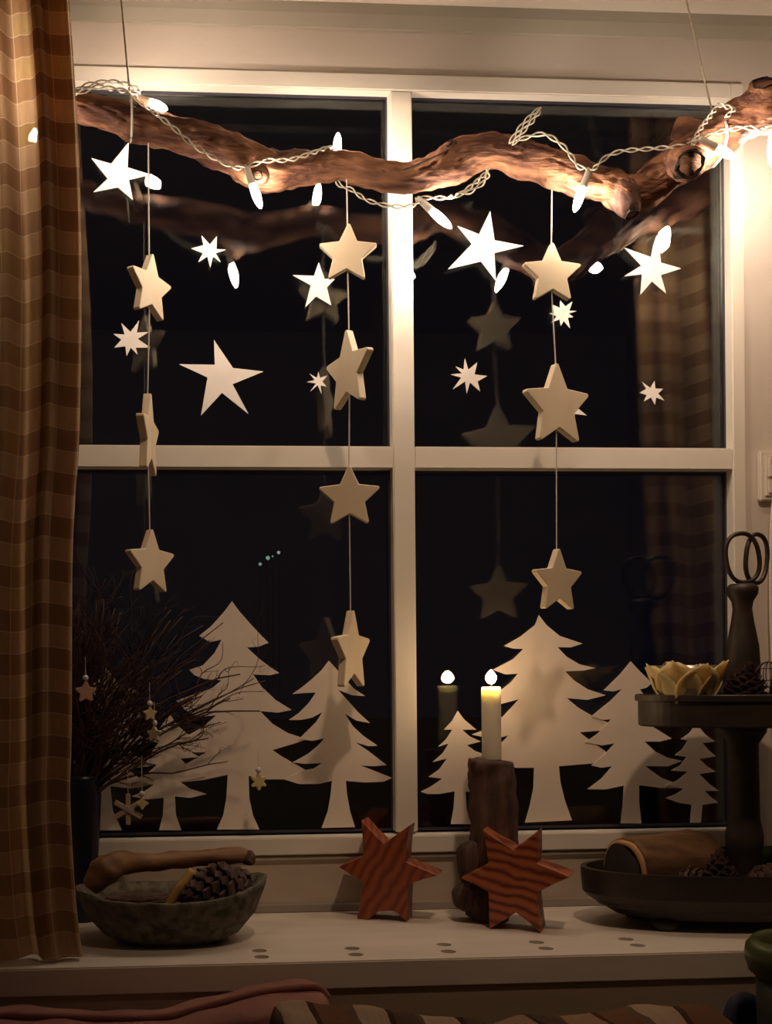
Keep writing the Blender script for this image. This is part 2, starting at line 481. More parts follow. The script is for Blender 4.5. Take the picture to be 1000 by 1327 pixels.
# ------------------------------------------------------------------ curtains
def curtain(name, edge, side, width_px, d0, label, hem_px, zbot_px):
    """edge: (px, py) list of the inner edge from top to bottom; side -1 cloth runs to the left, +1 to the right"""
    root = None
    ed = catmull(edge, 5)
    rows = len(ed); cols = 90
    def layer(nm, u0, u1, dy, cols, parent):
        V, Fc, UV = [], [], []
        for i, (ex, ey) in enumerate(ed):
            q = P(ex, ey, d0); q.z = max(q.z, SZ+.004)
            t = i/(rows-1)
            for j in range(cols+1):
                u = u0 + (u1-u0)*j/cols
                ph = u/.058*2*math.pi
                a = .007 + .010*t
                fold = a*math.sin(ph + .8*math.sin(2.2*t) + .3) + .004*math.sin(ph*2.3+t*5)
                fold *= min(1, u/.05) if u < .05 else 1
                x = q.x + side*(u*(.80+.06*math.sin(t*2))) + .003*math.cos(ph)*t
                z = q.z + .002*math.sin(ph*.5+1)*(1 if i < rows-3 else 0)
                V.append(Vector((x, q.y + dy + fold, z)))
                UV.append((u, q.z + .0025*math.sin(ph*.7+3*t)))
        n = cols+1
        for i in range(rows-1):
            for j in range(cols):
                Fc.append((i*n+j, i*n+j+1, (i+1)*n+j+1, (i+1)*n+j))
        return obj(nm, (V, Fc), m_curtain, parent, uv=UV, smooth=True)
    q = P(*edge[-1], d0)
    root = empty(name, (q.x, q.y, q.z), label, 'curtain', 'checked curtains beside the window')
    layer('cloth', 0, width_px*pm(d0), 0, cols, root)
    layer('folded_hem', 0.0005, hem_px*pm(d0), .006, 20, root)
    layer('hem_lining', 0.0005, hem_px*pm(d0)-.001, .011, 20, root)
    # hem roll along the edge
    pts = [Vector((p.x, p.y+.0035, max(p.z, SZ+.004))) for p in (P(ex, ey, d0) for ex, ey in ed)]
    obj('edge_seam', tube(pts, .0022, 6), m_curtain, root, smooth=True, uv=[(0.012, p.z) for p in pts for _ in range(6)])
    return root
CD = SF - .028
pb = P(103, 1243, CD)
dz_bot = Pz(103, 1243, SZ)
curtain('checked_curtain', [(80, -150), (84, -50), (88, 10), (97, 150), (102, 280), (103, 400), (100, 570), (95, 640), (91, 740), (90, 950), (88, 1040), (95, 1170), (104, 1246)],
        -1, 330, CD, 'sheer brown and ochre checked curtain hanging at the left of the window', 60, 1243)
curtain('checked_curtain', [(1076, -150), (1078, -50), (1080, 10), (1086, 150), (1092, 280), (1096, 400), (1104, 570), (1108, 640), (1112, 740), (1118, 950), (1122, 1040), (1124, 1120), (1126, 1226)],
        1, 330, CD, 'checked curtain at the right of the window, seen mirrored in its right panes', 60, 1215)

zr = P(80, -150, CD).z - .012
rod = empty('curtain_rod', (.5, -CD, zr), 'dark iron rod under the ceiling carrying both checked curtains', 'curtain rod')
obj('rod', tube([(XL+.35, -CD, zr), (1.62, -CD, zr)], .0045, 10), m_iron, rod, smooth=True)
for x in (XL+.45, 1.5):
    obj('bracket', tube([(x, -.175, zr+.02), (x, -CD, zr+.02), (x, -CD, zr)], .003, 8), m_iron, rod)
for x in (XL+.35, 1.62):
    obj('finial', lathe([(0, -.012), (.008, -.008), (.012, 0), (.008, .008), (0, .012)], (x, -CD, zr), 16, axis=(1, 0, 0)), m_iron, rod, smooth=True)

# ------------------------------------------------------------------ paper trees on the glass
TREES = {
 'T1': [(300.5,779),(310,792),(324,808),(337,822),(348,833),(335,838),(320,839),(335,853),(350,864.5),(362,872),(350,875),(328,874),(339,890),(357,907),(378,920),(360,923.5),(337,921.5),(353,938),(373,950),(398,958),(380,964),(353,972),(365,980),(377,987),(400,1000),(384,1008),(369,1010),(344,1010),(322,1005.5),(323,1035),(328,1057),(336,1075),(281,1075),(289,1057),(293,1035),(295,1004),(262,1011),(232,1014),(200,1012),(222,1000),(250,985),(267,975),(240,975),(212,978),(225,962),(243,953),(263,942),(280,927),(258,929),(240,920),(228,908),(252,899.5),(274,892),(287,881.5),(265,880),(252,875),(245,868),(263,862),(278,846),(287,829),(272,832),(258,824),(274,811),(290,793)],
 'T2': [(426,856),(435,866),(444,876),(458,892),(473,902),(456,901),(438,894),(448,905),(464,923),(479.5,937),(462,934),(447,925),(457,941),(470,953),(489.5,966.5),(477,967),(460.5,962),(477,973),(501,991.5),(484,993),(467,992),(488,1000),(508,1008),(497,1013),(473,1014),(448,1012),(449.5,1029),(453.5,1051),(460,1072),(416.5,1073),(424.6,1051),(428,1031),(430,1012),(412,1016),(387,1016),(368,1010),(378,1005),(390,999),(406,996),(417,989),(396,990),(378.7,988),(399,977),(412,966),(420,957),(405,960),(387,958),(400,945),(410,935),(417.4,923),(404,930),(390,933),(374,933),(387,924),(400,911),(409,897.6),(395,898),(378.7,899.4),(392,890),(403,881),(416,869)],
 'T3': [(593,921),(601,932),(617,945.6),(599,945.6),(608,954),(623,961),(605,965.5),(615,973),(629,978),(608,984),(618,993),(634,1000),(612,1006),(622,1015),(641,1024),(620,1027),(603,1026),(605,1050),(611,1068),(583.7,1068),(587.5,1048),(589,1025.5),(569,1029),(554,1029),(544.8,1026),(559,1019),(573,1009),(555,1006.8),(569,997),(579,983),(560.4,987.6),(573.6,976),(581,963.6),(567.6,967.7),(578,957.6),(585.6,945.6),(575,945.6),(585.6,934)],
 'T4': [(698,797),(708,810),(725,824),(754.8,834),(739,839),(722.4,838.7),(734,851),(751,861),(771.6,865.6),(756,869),(732,870),(744,882),(761,893),(785,901),(761,907),(734.4,904.7),(749,917),(768,928),(792,938),(777,947),(751,949),(765,960),(782,972),(800,985),(772,989),(724,993),(726,1014),(732,1038),(741,1063),(680,1066),(686,1045),(691,1021),(691.7,995),(669.6,995),(640,990),(612,985),(635,972),(650,962),(659,953),(640,958),(611,952),(632,944),(652,928),(672,906.4),(650,912),(628,905),(648,895),(662,884),(671,873),(655,874),(638.4,868),(665,854),(678,841),(665,840.5),(653,837),(674,825),(693,810)],
 'T5': [(817,857),(828,869),(844.5,885),(838,891),(829,893.5),(842,910),(860,925),(845,930),(833,930),(846,942),(870,957),(855,961),(835,961),(849,974),(865,982),(884,986),(865,993),(836,993),(857,1008),(875,1015),(890,1022),(855,1021),(828,1017.5),(828,1040),(831,1067),(804,1067),(807,1040),(808,1018),(785,1023),(761,1022.7),(779,1009),(793,993),(779,995),(766,992),(782,979),(796,963.5),(780,966),(758,962),(775,950),(792,932),(780,933),(766,928),(791,908),(806,893),(795,896),(782,894.6),(804,873)],
 'T6': [(902,938),(914,952),(927,961),(910,963),(919,973),(927.7,980),(906,983.7),(916,993),(927.7,1000),(905.6,1003),(919,1016),(932,1025),(913,1025),(920,1032),(931,1040),(910,1043),(908,1066),(894,1066),(896,1043),(878,1040),(862,1034),(876,1029),(886,1022),(862,1018),(878,1011),(891,1000),(868.7,998.5),(881,992),(889.5,981),(874,978.5),(884,971),(891,959.5),(881.7,958),(893,950)],
 'T0': [(220,925),(230,940),(248,955),(228,957),(240,970),(258,981),(234,983),(246,996),(266,1006),(233,1013),(246,1022),(268,1029),(246,1034),(226.6,1032),(228,1056),(235,1076),(206,1076),(211,1056),(212,1034),(190,1036),(170,1032),(186,1026),(199,1017),(172,1012),(190,1003),(203,991),(178,986),(195,977),(205,963),(190,958),(208,942)],
 'T00': [(138,866),(150,881),(181,898),(155,902),(166,914),(188,929),(160,934),(172,948),(196,962),(162,967),(176,980),(200,992),(165,997),(180,1008),(198,1017),(172,1022),(143,1019),(146,1050),(158,1076),(123,1076),(127,1050),(125,1019),(100,1019),(88,1014),(104,1004),(116,994),(92,988),(106,978),(118,966),(94,960),(108,946),(120,932),(97,928),(112,915),(124,901),(104,896),(124,884)],
}
TL = {'T1': 'tallest cream paper fir tree of the left pane, behind the twigs',
      'T2': 'cream paper fir tree stuck on the left pane beside the mullion',
      'T3': 'small cream paper fir tree left of the burning candle',
      'T4': 'largest cream paper fir tree of the right pane, behind the candle',
      'T5': 'cream paper fir tree partly behind the upper tray of the stand',
      'T6': 'smallest cream paper fir tree, under the upper tray beside the stand post',
      'T0': 'short cream paper fir tree left of the tallest one, behind the snowflake ornament',
      'T00': 'cream paper fir tree at the far left behind the vase and twigs'}
for k, dd in (('T4', 0), ('T5', 1), ('T3', 2), ('T6', 2), ('T1', 1), ('T2', 2), ('T0', 2), ('T00', 0)):
    y = .0036 - .0011*dd + .001
    pts = [P(x, yy, -y) for x, yy in TREES[k]]
    bz = GB + .0040
    for p in pts: p.z = max(p.z, bz)
    obj('paper_tree', extr(pts, Vector((0, .0008, 0))), m_papert, label=TL[k], cat='paper tree', group='paper fir trees on the window')

# ------------------------------------------------------------------ paper stars on the glass
def sc_(o, s, pts): return [(o[0]+s*x, o[1]+s*y) for x, y in pts]
STARS = [
 (sc_((90,180),.12,[(640,35),(628,308),(880,385),(642,442),(685,660),(523,522),(258,575),(412,430),(235,205),(450,268)]), 'five-pointed white paper star below the left end of the branch'),
 (sc_((130,300),.17,[(770,28),(835,98),(888,35),(885,133),(958,138),(878,165),(918,235),(858,190),(838,275),(815,190),(745,235),(780,165),(692,128),(785,105)]), 'small seven-pointed paper star above the big lone five-pointed one'),
 (sc_((130,300),.17,[(160,698),(230,765),(295,678),(278,770),(370,765),(285,818),(382,885),(270,885),(285,940),(232,885),(200,950),(190,875),(105,885),(160,825),(98,780),(185,785)]), 'small eight-pointed paper star beside the leftmost thread'),
 (sc_((220,430),.13,[(440,80),(630,360),(935,395),(625,522),(785,820),(520,608),(310,835),(375,455),(90,322),(448,328)]), 'large five-pointed paper star alone in the upper left pane'),
 (sc_((370,280),.13,[(330,460),(388,625),(490,628),(410,710),(455,890),(303,800),(195,910),(250,690),(70,588),(283,595)]), 'five-pointed paper star partly behind the top wooden star of the middle thread'),
 (sc_((380,420),.12,[(270,515),(288,580),(368,555),(312,620),(358,675),(295,660),(305,755),(262,660),(180,730),(245,640),(145,625),(232,603),(175,535),(255,580)]), 'tiny seven-pointed paper star left of the middle thread'),
 (sc_((570,260),.13,[(500,105),(543,395),(835,450),(540,522),(558,800),(408,605),(80,682),(318,432),(175,252),(390,335)]), 'large five-pointed paper star next to a glowing bulb in the upper right pane'),
 (sc_((790,270),.2033,[(298,172),(328,195),(318,270),(325,345),(455,383),(325,425),(358,540),(268,465),(195,550),(205,420),(90,433),(200,365),(92,250),(262,310),(275,240)]), 'six-pointed paper star near the right edge of the upper right pane'),
 (sc_((790,270),.2033,[(205,1105),(258,1145),(285,1100),(290,1148),(340,1150),(308,1180),(348,1225),(295,1205),(288,1252),(262,1205),(218,1230),(235,1190),(190,1175),(232,1150)]), 'tiny seven-pointed paper star low at the right of the upper right pane'),
 (sc_((570,440),.21,[(153,115),(175,185),(230,140),(213,215),(292,225),(232,258),(248,320),(185,265),(165,335),(155,258),(78,308),(130,235),(65,215),(135,208),(95,165),(145,185)]), 'eight-pointed paper star low at the left of the upper right pane'),
 (sc_((660,300),.12,[(548,745),(603,808),(680,755),(645,855),(725,858),(640,885),(690,925),(630,930),(655,1045),(585,965),(555,1020),(540,950),(455,980),(510,915),(430,885),(480,875),(465,790),(545,825)]), 'tiny nine-pointed paper star on the right thread between two wooden stars'),
 ([(738+r*math.cos(R(-80+i*180/7)), 529+r*math.sin(R(-80+i*180/7))) for i in range(14) for r in [24 if i % 2 == 0 else 10]], 'paper star mostly hidden behind the middle wooden star of the right thread'),
]
for pts, lab in STARS:
    obj('paper_star', extr([P(x, y, -.0045) for x, y in pts], Vector((0, .0008, 0))), m_paper, label=lab, cat='paper star', group='paper stars on the window')

# ------------------------------------------------------------------ driftwood branch
SP = [(20,112,19,.125),(60,122,19,.12),(100,138,19,.118),(150,152,20,.115),(200,168,22,.112),(260,183,23,.105),(310,205,25,.097),(350,222,25,.09),(395,218,22,.082),(440,216,20,.076),(490,226,19,.074),(535,230,19,.076),(570,220,25,.08),(600,205,27,.085),(640,198,22,.09),(690,210,24,.097),(740,226,23,.105),(785,240,22,.112),(815,250,25,.115),(850,236,24,.122),(885,210,27,.13),(925,182,27,.135),(965,152,29,.14),(1005,138,32,.143),(1060,118,30,.145),(1130,100,26,.145)]
sp = catmull(SP, 12)
bpts = [P(a, b, d) for a, b, r, d in sp]
brad = [r*pm(d) for a, b, r, d in sp]
def spine(px):                                     # spine point and radius at an image column
    k = min(range(len(sp)), key=lambda i: abs(sp[i][0]-px))
    return bpts[k], brad[k]
m_branch = M('driftwood bark', (.085, .028, .014), (.36, .165, .080), .75, 14, (.6, 4, 4), bump=1.0, bscale=45, lo=.38, hi=.66)
m_hollow = M('dark flecked end', (.008, .005, .004), (.05, .03, .022), .95, 150, lo=.45, hi=.75)  # near-black end face with slightly lighter flecks
m_knot = M('dark knot wood', (.05, .022, .016), (.16, .08, .055), .85, 60, bump=.9)
br = empty('driftwood_branch', P(500, 228, .075), 'gnarled brown driftwood branch hung across the top of the window', 'branch')
obj('limb', tube(bpts, brad, 56, .24, 34, groove=.13), m_branch, br, smooth=True)
def stub(p0, p1, r0_, r1_, mat=m_branch, nm='stub', hollow=True):
    a, b = P(*p0), P(*p1)
    pts = [a.lerp(b, t) for t in (0, .35, .7, 1)]
    rr = [r0_, r0_*.9+r1_*.1, (r0_+r1_)/2, r1_]
    s = obj(nm, tube([x*pm(.12) for x in []] or pts, [x*pm(.12) for x in rr], 16, .22, 60), mat, br, smooth=True)
    if hollow:
        n = (b-a).normalized()
        obj('broken_end', lathe([(r1_*.92*pm(.12), -.002), (r1_*.8*pm(.12), .0022), (r1_*.6*pm(.12), -.001), (r1_*.3*pm(.12), -.0015), (0, -.0015)], b, 14, axis=tuple(n), amp=.35, fr=160), m_hollow, s)
    return s
stub((880,208,.128), (893,213,.172), 25, 21)
stub((925,178,.135), (874,166,.115), 18, 15)
stub((985,150,.14), (989,108,.168), 22, 17)
stub((806,246,.116), (818,277,.128), 23, 11, m_knot)
stub((600,205,.085), (582,186,.10), 12, 6, m_knot)
stub((632,198,.09), (640,184,.10), 12, 8, m_knot)
stub((715,212,.10), (705,190,.10), 10, 5)
stub((340,225,.093), (334,228,.118), 13, 7)
obj('bark_ridge', tube(catmull([tuple(P(x, y, d)) for x, y, d in [(520,222,.100),(545,212,.103),(570,200,.106),(590,190,.106)]], 4), .0016, 6, .4, 200), m_knot, br)

# cords that carry the branch
def cordset(top, at, label):
    c, r = spine(at)
    a = P(*top)
    loop = []
    for k in range(15):
        t = 2*math.pi*k/14 + math.pi/2
        loop.append(c + Vector((.004*math.sin(t*.5), -math.cos(t)*0, 0)) + Vector((0, math.cos(t), math.sin(t)))*(r*1.16+.001))
    e = empty('hanging_cord', a, label, 'cord')
    cz = Vector((a.x, a.y, CEIL))
    obj('strand', tube([cz, a.lerp(cz, .5), a, a.lerp(loop[0], .5), loop[0]], .0012, 6), m_cord, e)
    obj('loop', tube(loop, .0015, 6), m_thread, e)
    # cup hook in the ceiling
    obj('ceiling_hook', tube([cz + Vector((.006*math.cos(t), 0, -.006+.006*math.sin(t))) for t in [x*.5 for x in range(-7, 4)]], .001, 6), m_iron, e)
cordset((157, 0, .118), 166, 'thin dark cord holding up the left end of the branch')
cordset((889, 0, .135), 921, 'thin dark cord holding up the right end of the branch')

# ------------------------------------------------------------------ wooden stars on threads
def star2d(R_, ratio=.50, n=5, tip=.07):
    out = []
    for i in range(2*n):
        a = math.pi/2 - i*math.pi/n
        if i % 2 == 0:
            for s in (1, -1):      # blunt tips
                out.append((R_*math.cos(a)*(1-tip*.35) + R_*tip*.5*math.cos(a+s*math.pi/2), R_*math.sin(a)*(1-tip*.35) + R_*tip*.5*math.sin(a+s*math.pi/2)))
        else:
            out.append((R_*ratio*math.cos(a), R_*ratio*math.sin(a)))
    return out
def wood_star(px, top, h_px, d, yaw, label, tilt=0, th=.0095):
    k = pm(d)
    R_ = h_px/1.79*k
    c = P(px, top, d) - Vector((0, 0, R_*.965))
    u = Vector((math.cos(R(yaw)), math.sin(R(yaw)), 0)); n = Vector((math.sin(R(yaw)), -math.cos(R(yaw)), 0))
    pts = []
    for x, z in star2d(R_):
        xr = x*math.cos(R(tilt)) - z*math.sin(R(tilt)); zr = x*math.sin(R(tilt)) + z*math.cos(R(tilt))
        pts.append(c + u*xr + zz*zr + n*th/2)
    o = obj('wooden_star', extr(pts, -n*th, .0007, 1), m_birch, label=label, cat='wooden star', group='wooden stars on threads')
    return c, R_
def strand(d, px_top, y_top, items, label):
    # items: (px, top, height, yaw, label, tilt)
    prev = P(px_top, y_top, d)
    t = empty('star_thread', prev, label, 'thread')
    for px, top, h, yaw, lab, tilt in items:
        c, R_ = wood_star(px, top, h, d, yaw, lab, tilt)
        tip = c + zz*(R_*.965)
        obj('thread_piece', tube([prev, tip - zz*.003], .00085, 6), m_thread, t)
        prev = c - zz*(R_*.49)
strand(.112, 192, 178, [(193, 330, 80, 52, 'wooden star at the top of the left thread', -3), (191, 511, 102, 78, 'wooden star turned edge-on in front of the glazing bar on the left thread', 0), (194, 687, 80, 46, 'wooden star at the lower end of the left thread', 0)], 'white thread carrying three wooden stars at the left')
strand(.076, 449, 232, [(450, 292, 71, -12, 'wooden star at the top of the middle thread', -3), (452, 429, 98, -70, 'wooden star turned half away, second on the middle thread', 0), (452, 605, 75, -6, 'wooden star just under the glazing bar on the middle thread', 0), (454, 792, 100, 55, 'lowest wooden star of the middle thread, touching a paper tree top', 0)], 'white thread carrying four wooden stars beside the mullion')
strand(.100, 715, 222, [(714, 317, 74, 2, 'wooden star at the top of the right thread', 0), (720, 473, 102, 22, 'middle wooden star of the right thread, just above the glazing bar', 2), (721, 712, 80, 26, 'lowest wooden star of the right thread above the large paper tree', 0)], 'white thread carrying three wooden stars at the right')

# ------------------------------------------------------------------ fairy lights
fl = empty('fairy_lights', P(500, 215, .12), 'string of glowing warm white fairy lights wound around the branch', 'string lights')
def bulb(a, b):
    a, b = P(*a), P(*b)
    n = (b-a).normalized(); L = (b-a).length
    s = obj('socket', lathe([(.0028, -.020), (.0036, -.018), (.0042, -.006), (.0048, .002), (.0046, .0045)], a, 12, axis=tuple(n)), m_socket, fl, smooth=True)
    obj('bulb', lathe([(.0034, .003), (.0046, L*.22), (.0052, L*.5), (.0040, L*.78), (.0018, L*.95), (0, L)], a, 12, axis=tuple(n)), m_bulb, s, smooth=True)
    return a - n*.020
BB = [((40,190,.14),(46,166,.14)), ((190,131,.098),(217,142,.098)), ((326,236,.124),(338,270,.128)), ((436,206,.064),(438,172,.064)), ((556,270,.080),(585,296,.082)), ((756,240,.132),(744,275,.132)), ((925,190,.178),(952,205,.180)), ((1000,178,.130),(1000,216,.130))]
ends = [bulb(a, b) for a, b in BB]
def cable(pts, tw=.0021, r=.0010, turns=None):
    q = [Vector(p) for p in catmull([tuple(P(*p)) if not isinstance(p, Vector) else tuple(p) for p in pts], 10)]
    L = sum((a-b).length for a, b in zip(q, q[1:]))
    tn = turns or max(2, L/.034)
    for s in (0, math.pi):
        out = []; acc = 0
        for i, p in enumerate(q):
            if i: acc += (p-q[i-1]).length
            t = (q[min(i+1, len(q)-1)]-q[max(i-1, 0)]).normalized()
            a = Vector((0, 1, 0)); a = (a - t*a.dot(t))
            a = a.normalized() if a.length > 1e-4 else Vector((1, 0, 0))
            b = t.cross(a)
            ph = 2*math.pi*tn*acc/L + s
            out.append(p + (a*math.cos(ph)+b*math.sin(ph))*tw)
        obj('cable', tube(out, r, 6), m_cable, fl, smooth=True)
cable([(0,150,.16), ends[0], (60,150,.16), (85,128,.152), (108,112,.150), (140,106,.14), (165,110,.125), (180,118,.11), ends[1]])
cable([(98,122,.15), (125,113,.148), (150,116,.13), (178,121,.11), ends[1]], turns=3)
cable([ends[1], (192,140,.125), (208,152,.140), (228,168,.142), (250,188,.140), (280,206,.135), (305,217,.134), ends[2]])
cable([ends[2], (345,208,.128), (375,207,.122), (405,198,.108), (425,192,.090), (432,196,.070), ends[3]])
cable([ends[3], (440,240,.058), (456,246,.060), (475,259,.07), (500,266,.075), (525,268,.08), (540,264,.08), ends[4]])
cable([ends[4], (575,256,.09), (592,253,.115), (612,247,.118), (630,232,.118), (632,218,.11)])
cable([(590,256,.112), (612,240,.118), (630,224,.112)], turns=2)
cable([(660,186,.122), (672,168,.128), (688,150,.13), (700,141,.13), (692,154,.132), (676,172,.13), (664,188,.124)], turns=4)
cable([(668,182,.122), (682,178,.126), (705,174,.13), (728,188,.134), (742,205,.138), (750,216,.14), ends[5]])
cable([ends[5], (772,216,.142), (785,204,.142), (805,196,.142), (840,193,.148), (875,190,.16), (895,186,.168), ends[6]])
cable([(897,186,.168), (908,166,.168), (922,148,.168), (930,137,.168), (940,138,.168), (950,142,.168), (940,152,.166)], turns=5)
cable([ends[6], (935,170,.178), (965,165,.18), (985,168,.178), ends[7]])
cable([ends[7], (1006,150,.16), (1030,150,.185), (1070,140,.18), (1110,150,.17)])

# ------------------------------------------------------------------ candle and its stump
cst = P(634, 1000, .085)
stump = empty('candle_stump', (cst.x, cst.y, SZ), 'dark weathered wooden stump holding the candle, behind the red star', 'candle holder')
k = pm(.085)
ztop = P(634, 985, .085).z
sx = [(628, SZ, 27), (632, SZ+.02, 27), (637, SZ+.05, 29), (640, SZ+.09, 31), (639, SZ+.13, 31), (637, ztop-.03, 30), (635, ztop-.006, 29), (635, ztop, 27)]
q = catmull([(P(x, 1000, .085).x, z, r*k) for x, z, r in sx], 4)
obj('trunk', tube([(x, cst.y, z) for x, z, r in q], [r for x, z, r in q], 26, .16, 55), m_stump, stump, smooth=True)
b1 = P(612, 1120, .085)
obj('burl', blob(b1, 20*k, 20*k, 34*k, .35, 45), m_stump, stump, smooth=True)
b2 = P(602, 1163, .090); b2.z = max(b2.z, SZ+.020)
obj('burl', blob(b2, 17*k, 20*k, 19*k, .30, 60, seed=3), m_stump, stump, smooth=True)
b3 = P(622, 1172, .090)
obj('burl', blob((b3.x, b3.y, SZ+.025), 26*k, 24*k, .024, .2, 60, seed=5), m_stump, stump, smooth=True)
cz0, cz1 = ztop, P(636, 890, .085).z
cc = P(636.5, 940, .085)
cnd = empty('candle', (cc.x, cc.y, cz0), 'burning ivory candle standing on the dark stump', 'candle')
cr = 12.6*k
obj('wax', lathe([(cr*.97, 0), (cr, .002), (cr, cz1-cz0-.002), (cr*.93, cz1-cz0), (cr*.5, cz1-cz0-.0025), (0, cz1-cz0-.003)], (cc.x, cc.y, cz0), 32), m_wax, cnd, smooth=True)
obj('wick', tube([(cc.x, cc.y, cz1-.003), (cc.x, cc.y, cz1+.004), (cc.x+.001, cc.y, cz1+.008)], .0007, 6), m_wick, cnd)
obj('flame', lathe([(0, .003), (.0042, .0050), (.0066, .0095), (.0066, .0130), (.0040, .0175), (0, .0215)], (cc.x, cc.y, cz1), 16), m_flame, cnd, smooth=True)

# ------------------------------------------------------------------ six-pointed standing stars
def block_star(pts_px, foot, d, yaw, th, mat, label):
    n = Vector((math.sin(R(yaw)), -math.cos(R(yaw)), 0))
    p0 = Pz(foot[0], foot[1], SZ)
    pts = [Pl(x, y, p0, n) for x, y in pts_px]
    lo = min(p.z for p in pts)
    for p in pts:
        if p.z < SZ + .006 and p.z < lo + .005: p.z = SZ + .0002
        else: p.z += 0
    e = empty('standing_star', (sum(p.x for p in pts)/len(pts), p0.y, SZ), label, 'wooden star')
    obj('block', extr(pts, -n*th, .0008, 1), mat, e)
    return e
o2 = (400, 1020); s2 = .36
block_star(sc_(o2, s2, [(188,118),(225,160),(270,203),(315,172),(362,138),(352,200),(348,268),(405,292),(467,318),(410,332),(356,352),(352,420),(352,484),(322,455),(300,445),(250,448),(215,468),(174,475),(185,410),(196,345),(150,315),(107,287),(150,268),(195,250),(194,190)]),
           (485, 1192.5), 0, -25, .038, m_redstar, 'red-brown wooden six-pointed star standing left of the candle stump')
block_star(sc_(o2, s2, [(626,150),(680,190),(738,225),(785,190),(822,160),(822,220),(822,274),(885,298),(942,323),(880,350),(818,382),(825,450),(835,520),(790,485),(745,452),(695,485),(650,514),(648,450),(646,378),(600,352),(547,328),(600,302),(646,275),(638,215)]),
           (650, 1205.5), 0, -28, .042, m_redstar2, 'striped red-brown six-pointed star standing in front of the candle stump')

# ------------------------------------------------------------------ two tier stand
TD = .125
tc = P(963, 950, TD)
stand = empty('tiered_stand', (tc.x, tc.y, SZ), 'dark wooden two-tier tray stand with iron rings on top, at the right', 'tray stand')
def zat(py, d, px=900): return P(px, py, d).z
lr = (963-741)*pm(TD); ly = .092
lt0, lt1 = SZ+.013, zat(1137, TD+ly*.9)
h = lt1-lt0
obj('lower_tray', lathe([(0, .004), (.76, 0), (.80, .001), (.965, .38*h), (.99, h*.48), (1.0, h*.86), (1.0, h), (.965, h), (.955, h*.8), (.90, .012), (0, .012)], (tc.x, tc.y, lt0), 64, lr, ly), m_tray, stand)
for a in (35, 145, 215, 325):
    px_, py_ = tc.x + lr*.72*math.cos(R(a)), tc.y + ly*.72*math.sin(R(a))
    obj('foot', lathe([(.012, 0), (.016, .004), (.016, .010), (.012, .0145)], (px_, py_, SZ), 16), m_tray, stand, smooth=True)
ur = (963-824)*pm(TD); uy = .085
ut0, ut1 = zat(945, TD+uy), zat(901, TD+uy)
h2 = ut1-ut0
obj('upper_tray', lathe([(0, 0), (.985, 0), (1.0, .002), (1.0, h2*.78), (1.03, h2*.80), (1.03, h2*.97), (1.015, h2), (.97, h2), (.96, h2*.55), (0, h2*.55)], (tc.x, tc.y, ut0), 64, ur, uy), m_tray, stand)
obj('post', lathe([(.026, 0), (.028, .01), (.018, .02), (.016, .04), (.021, .06), (.022, .08), (.018, .1), (.017, ut0-lt0-.035), (.026, ut0-lt0-.02), (.027, ut0-lt0-.012)], (tc.x, tc.y, lt0+.012), 28), m_tray, stand, smooth=True)
hb = ut0 + h2*.55
ht = zat(757, TD) - hb
obj('handle_post', lathe([(.030, 0), (.030, .006), (.021, .012), (.0195, ht*.18), (.0200, ht*.32), (.0185, ht*.5), (.0130, ht*.70), (.0110, ht*.80), (.0125, ht*.86), (.0180, ht*.92), (.0185, ht*.97), (.014, ht)], (tc.x, tc.y, hb), 32), m_tray, stand, smooth=True)
def ring(cpx, cpy, wpx, hpx, yaw, d, tilt=0):
    c = P(cpx, cpy, d); kk = pm(d)
    pts = []
    for i in range(40):
        t = 2*math.pi*i/40
        x = math.copysign(abs(math.cos(t))**.85, math.cos(t))*wpx/2*kk; z = math.copysign(abs(math.sin(t))**.85, math.sin(t))*hpx/2*kk
        x, z = x*math.cos(R(tilt))-z*math.sin(R(tilt)), x*math.sin(R(tilt))+z*math.cos(R(tilt))
        pts.append(c + Vector((x*math.cos(R(yaw)), x*math.sin(R(yaw)), z)))
    obj('iron_ring', tube(pts, .0028, 8, closed=True), m_iron, stand, smooth=True)
ring(962, 723, 46, 66, 0, TD+.006, 8)
ring(980, 724, 44, 66, 25, TD-.004, -10)

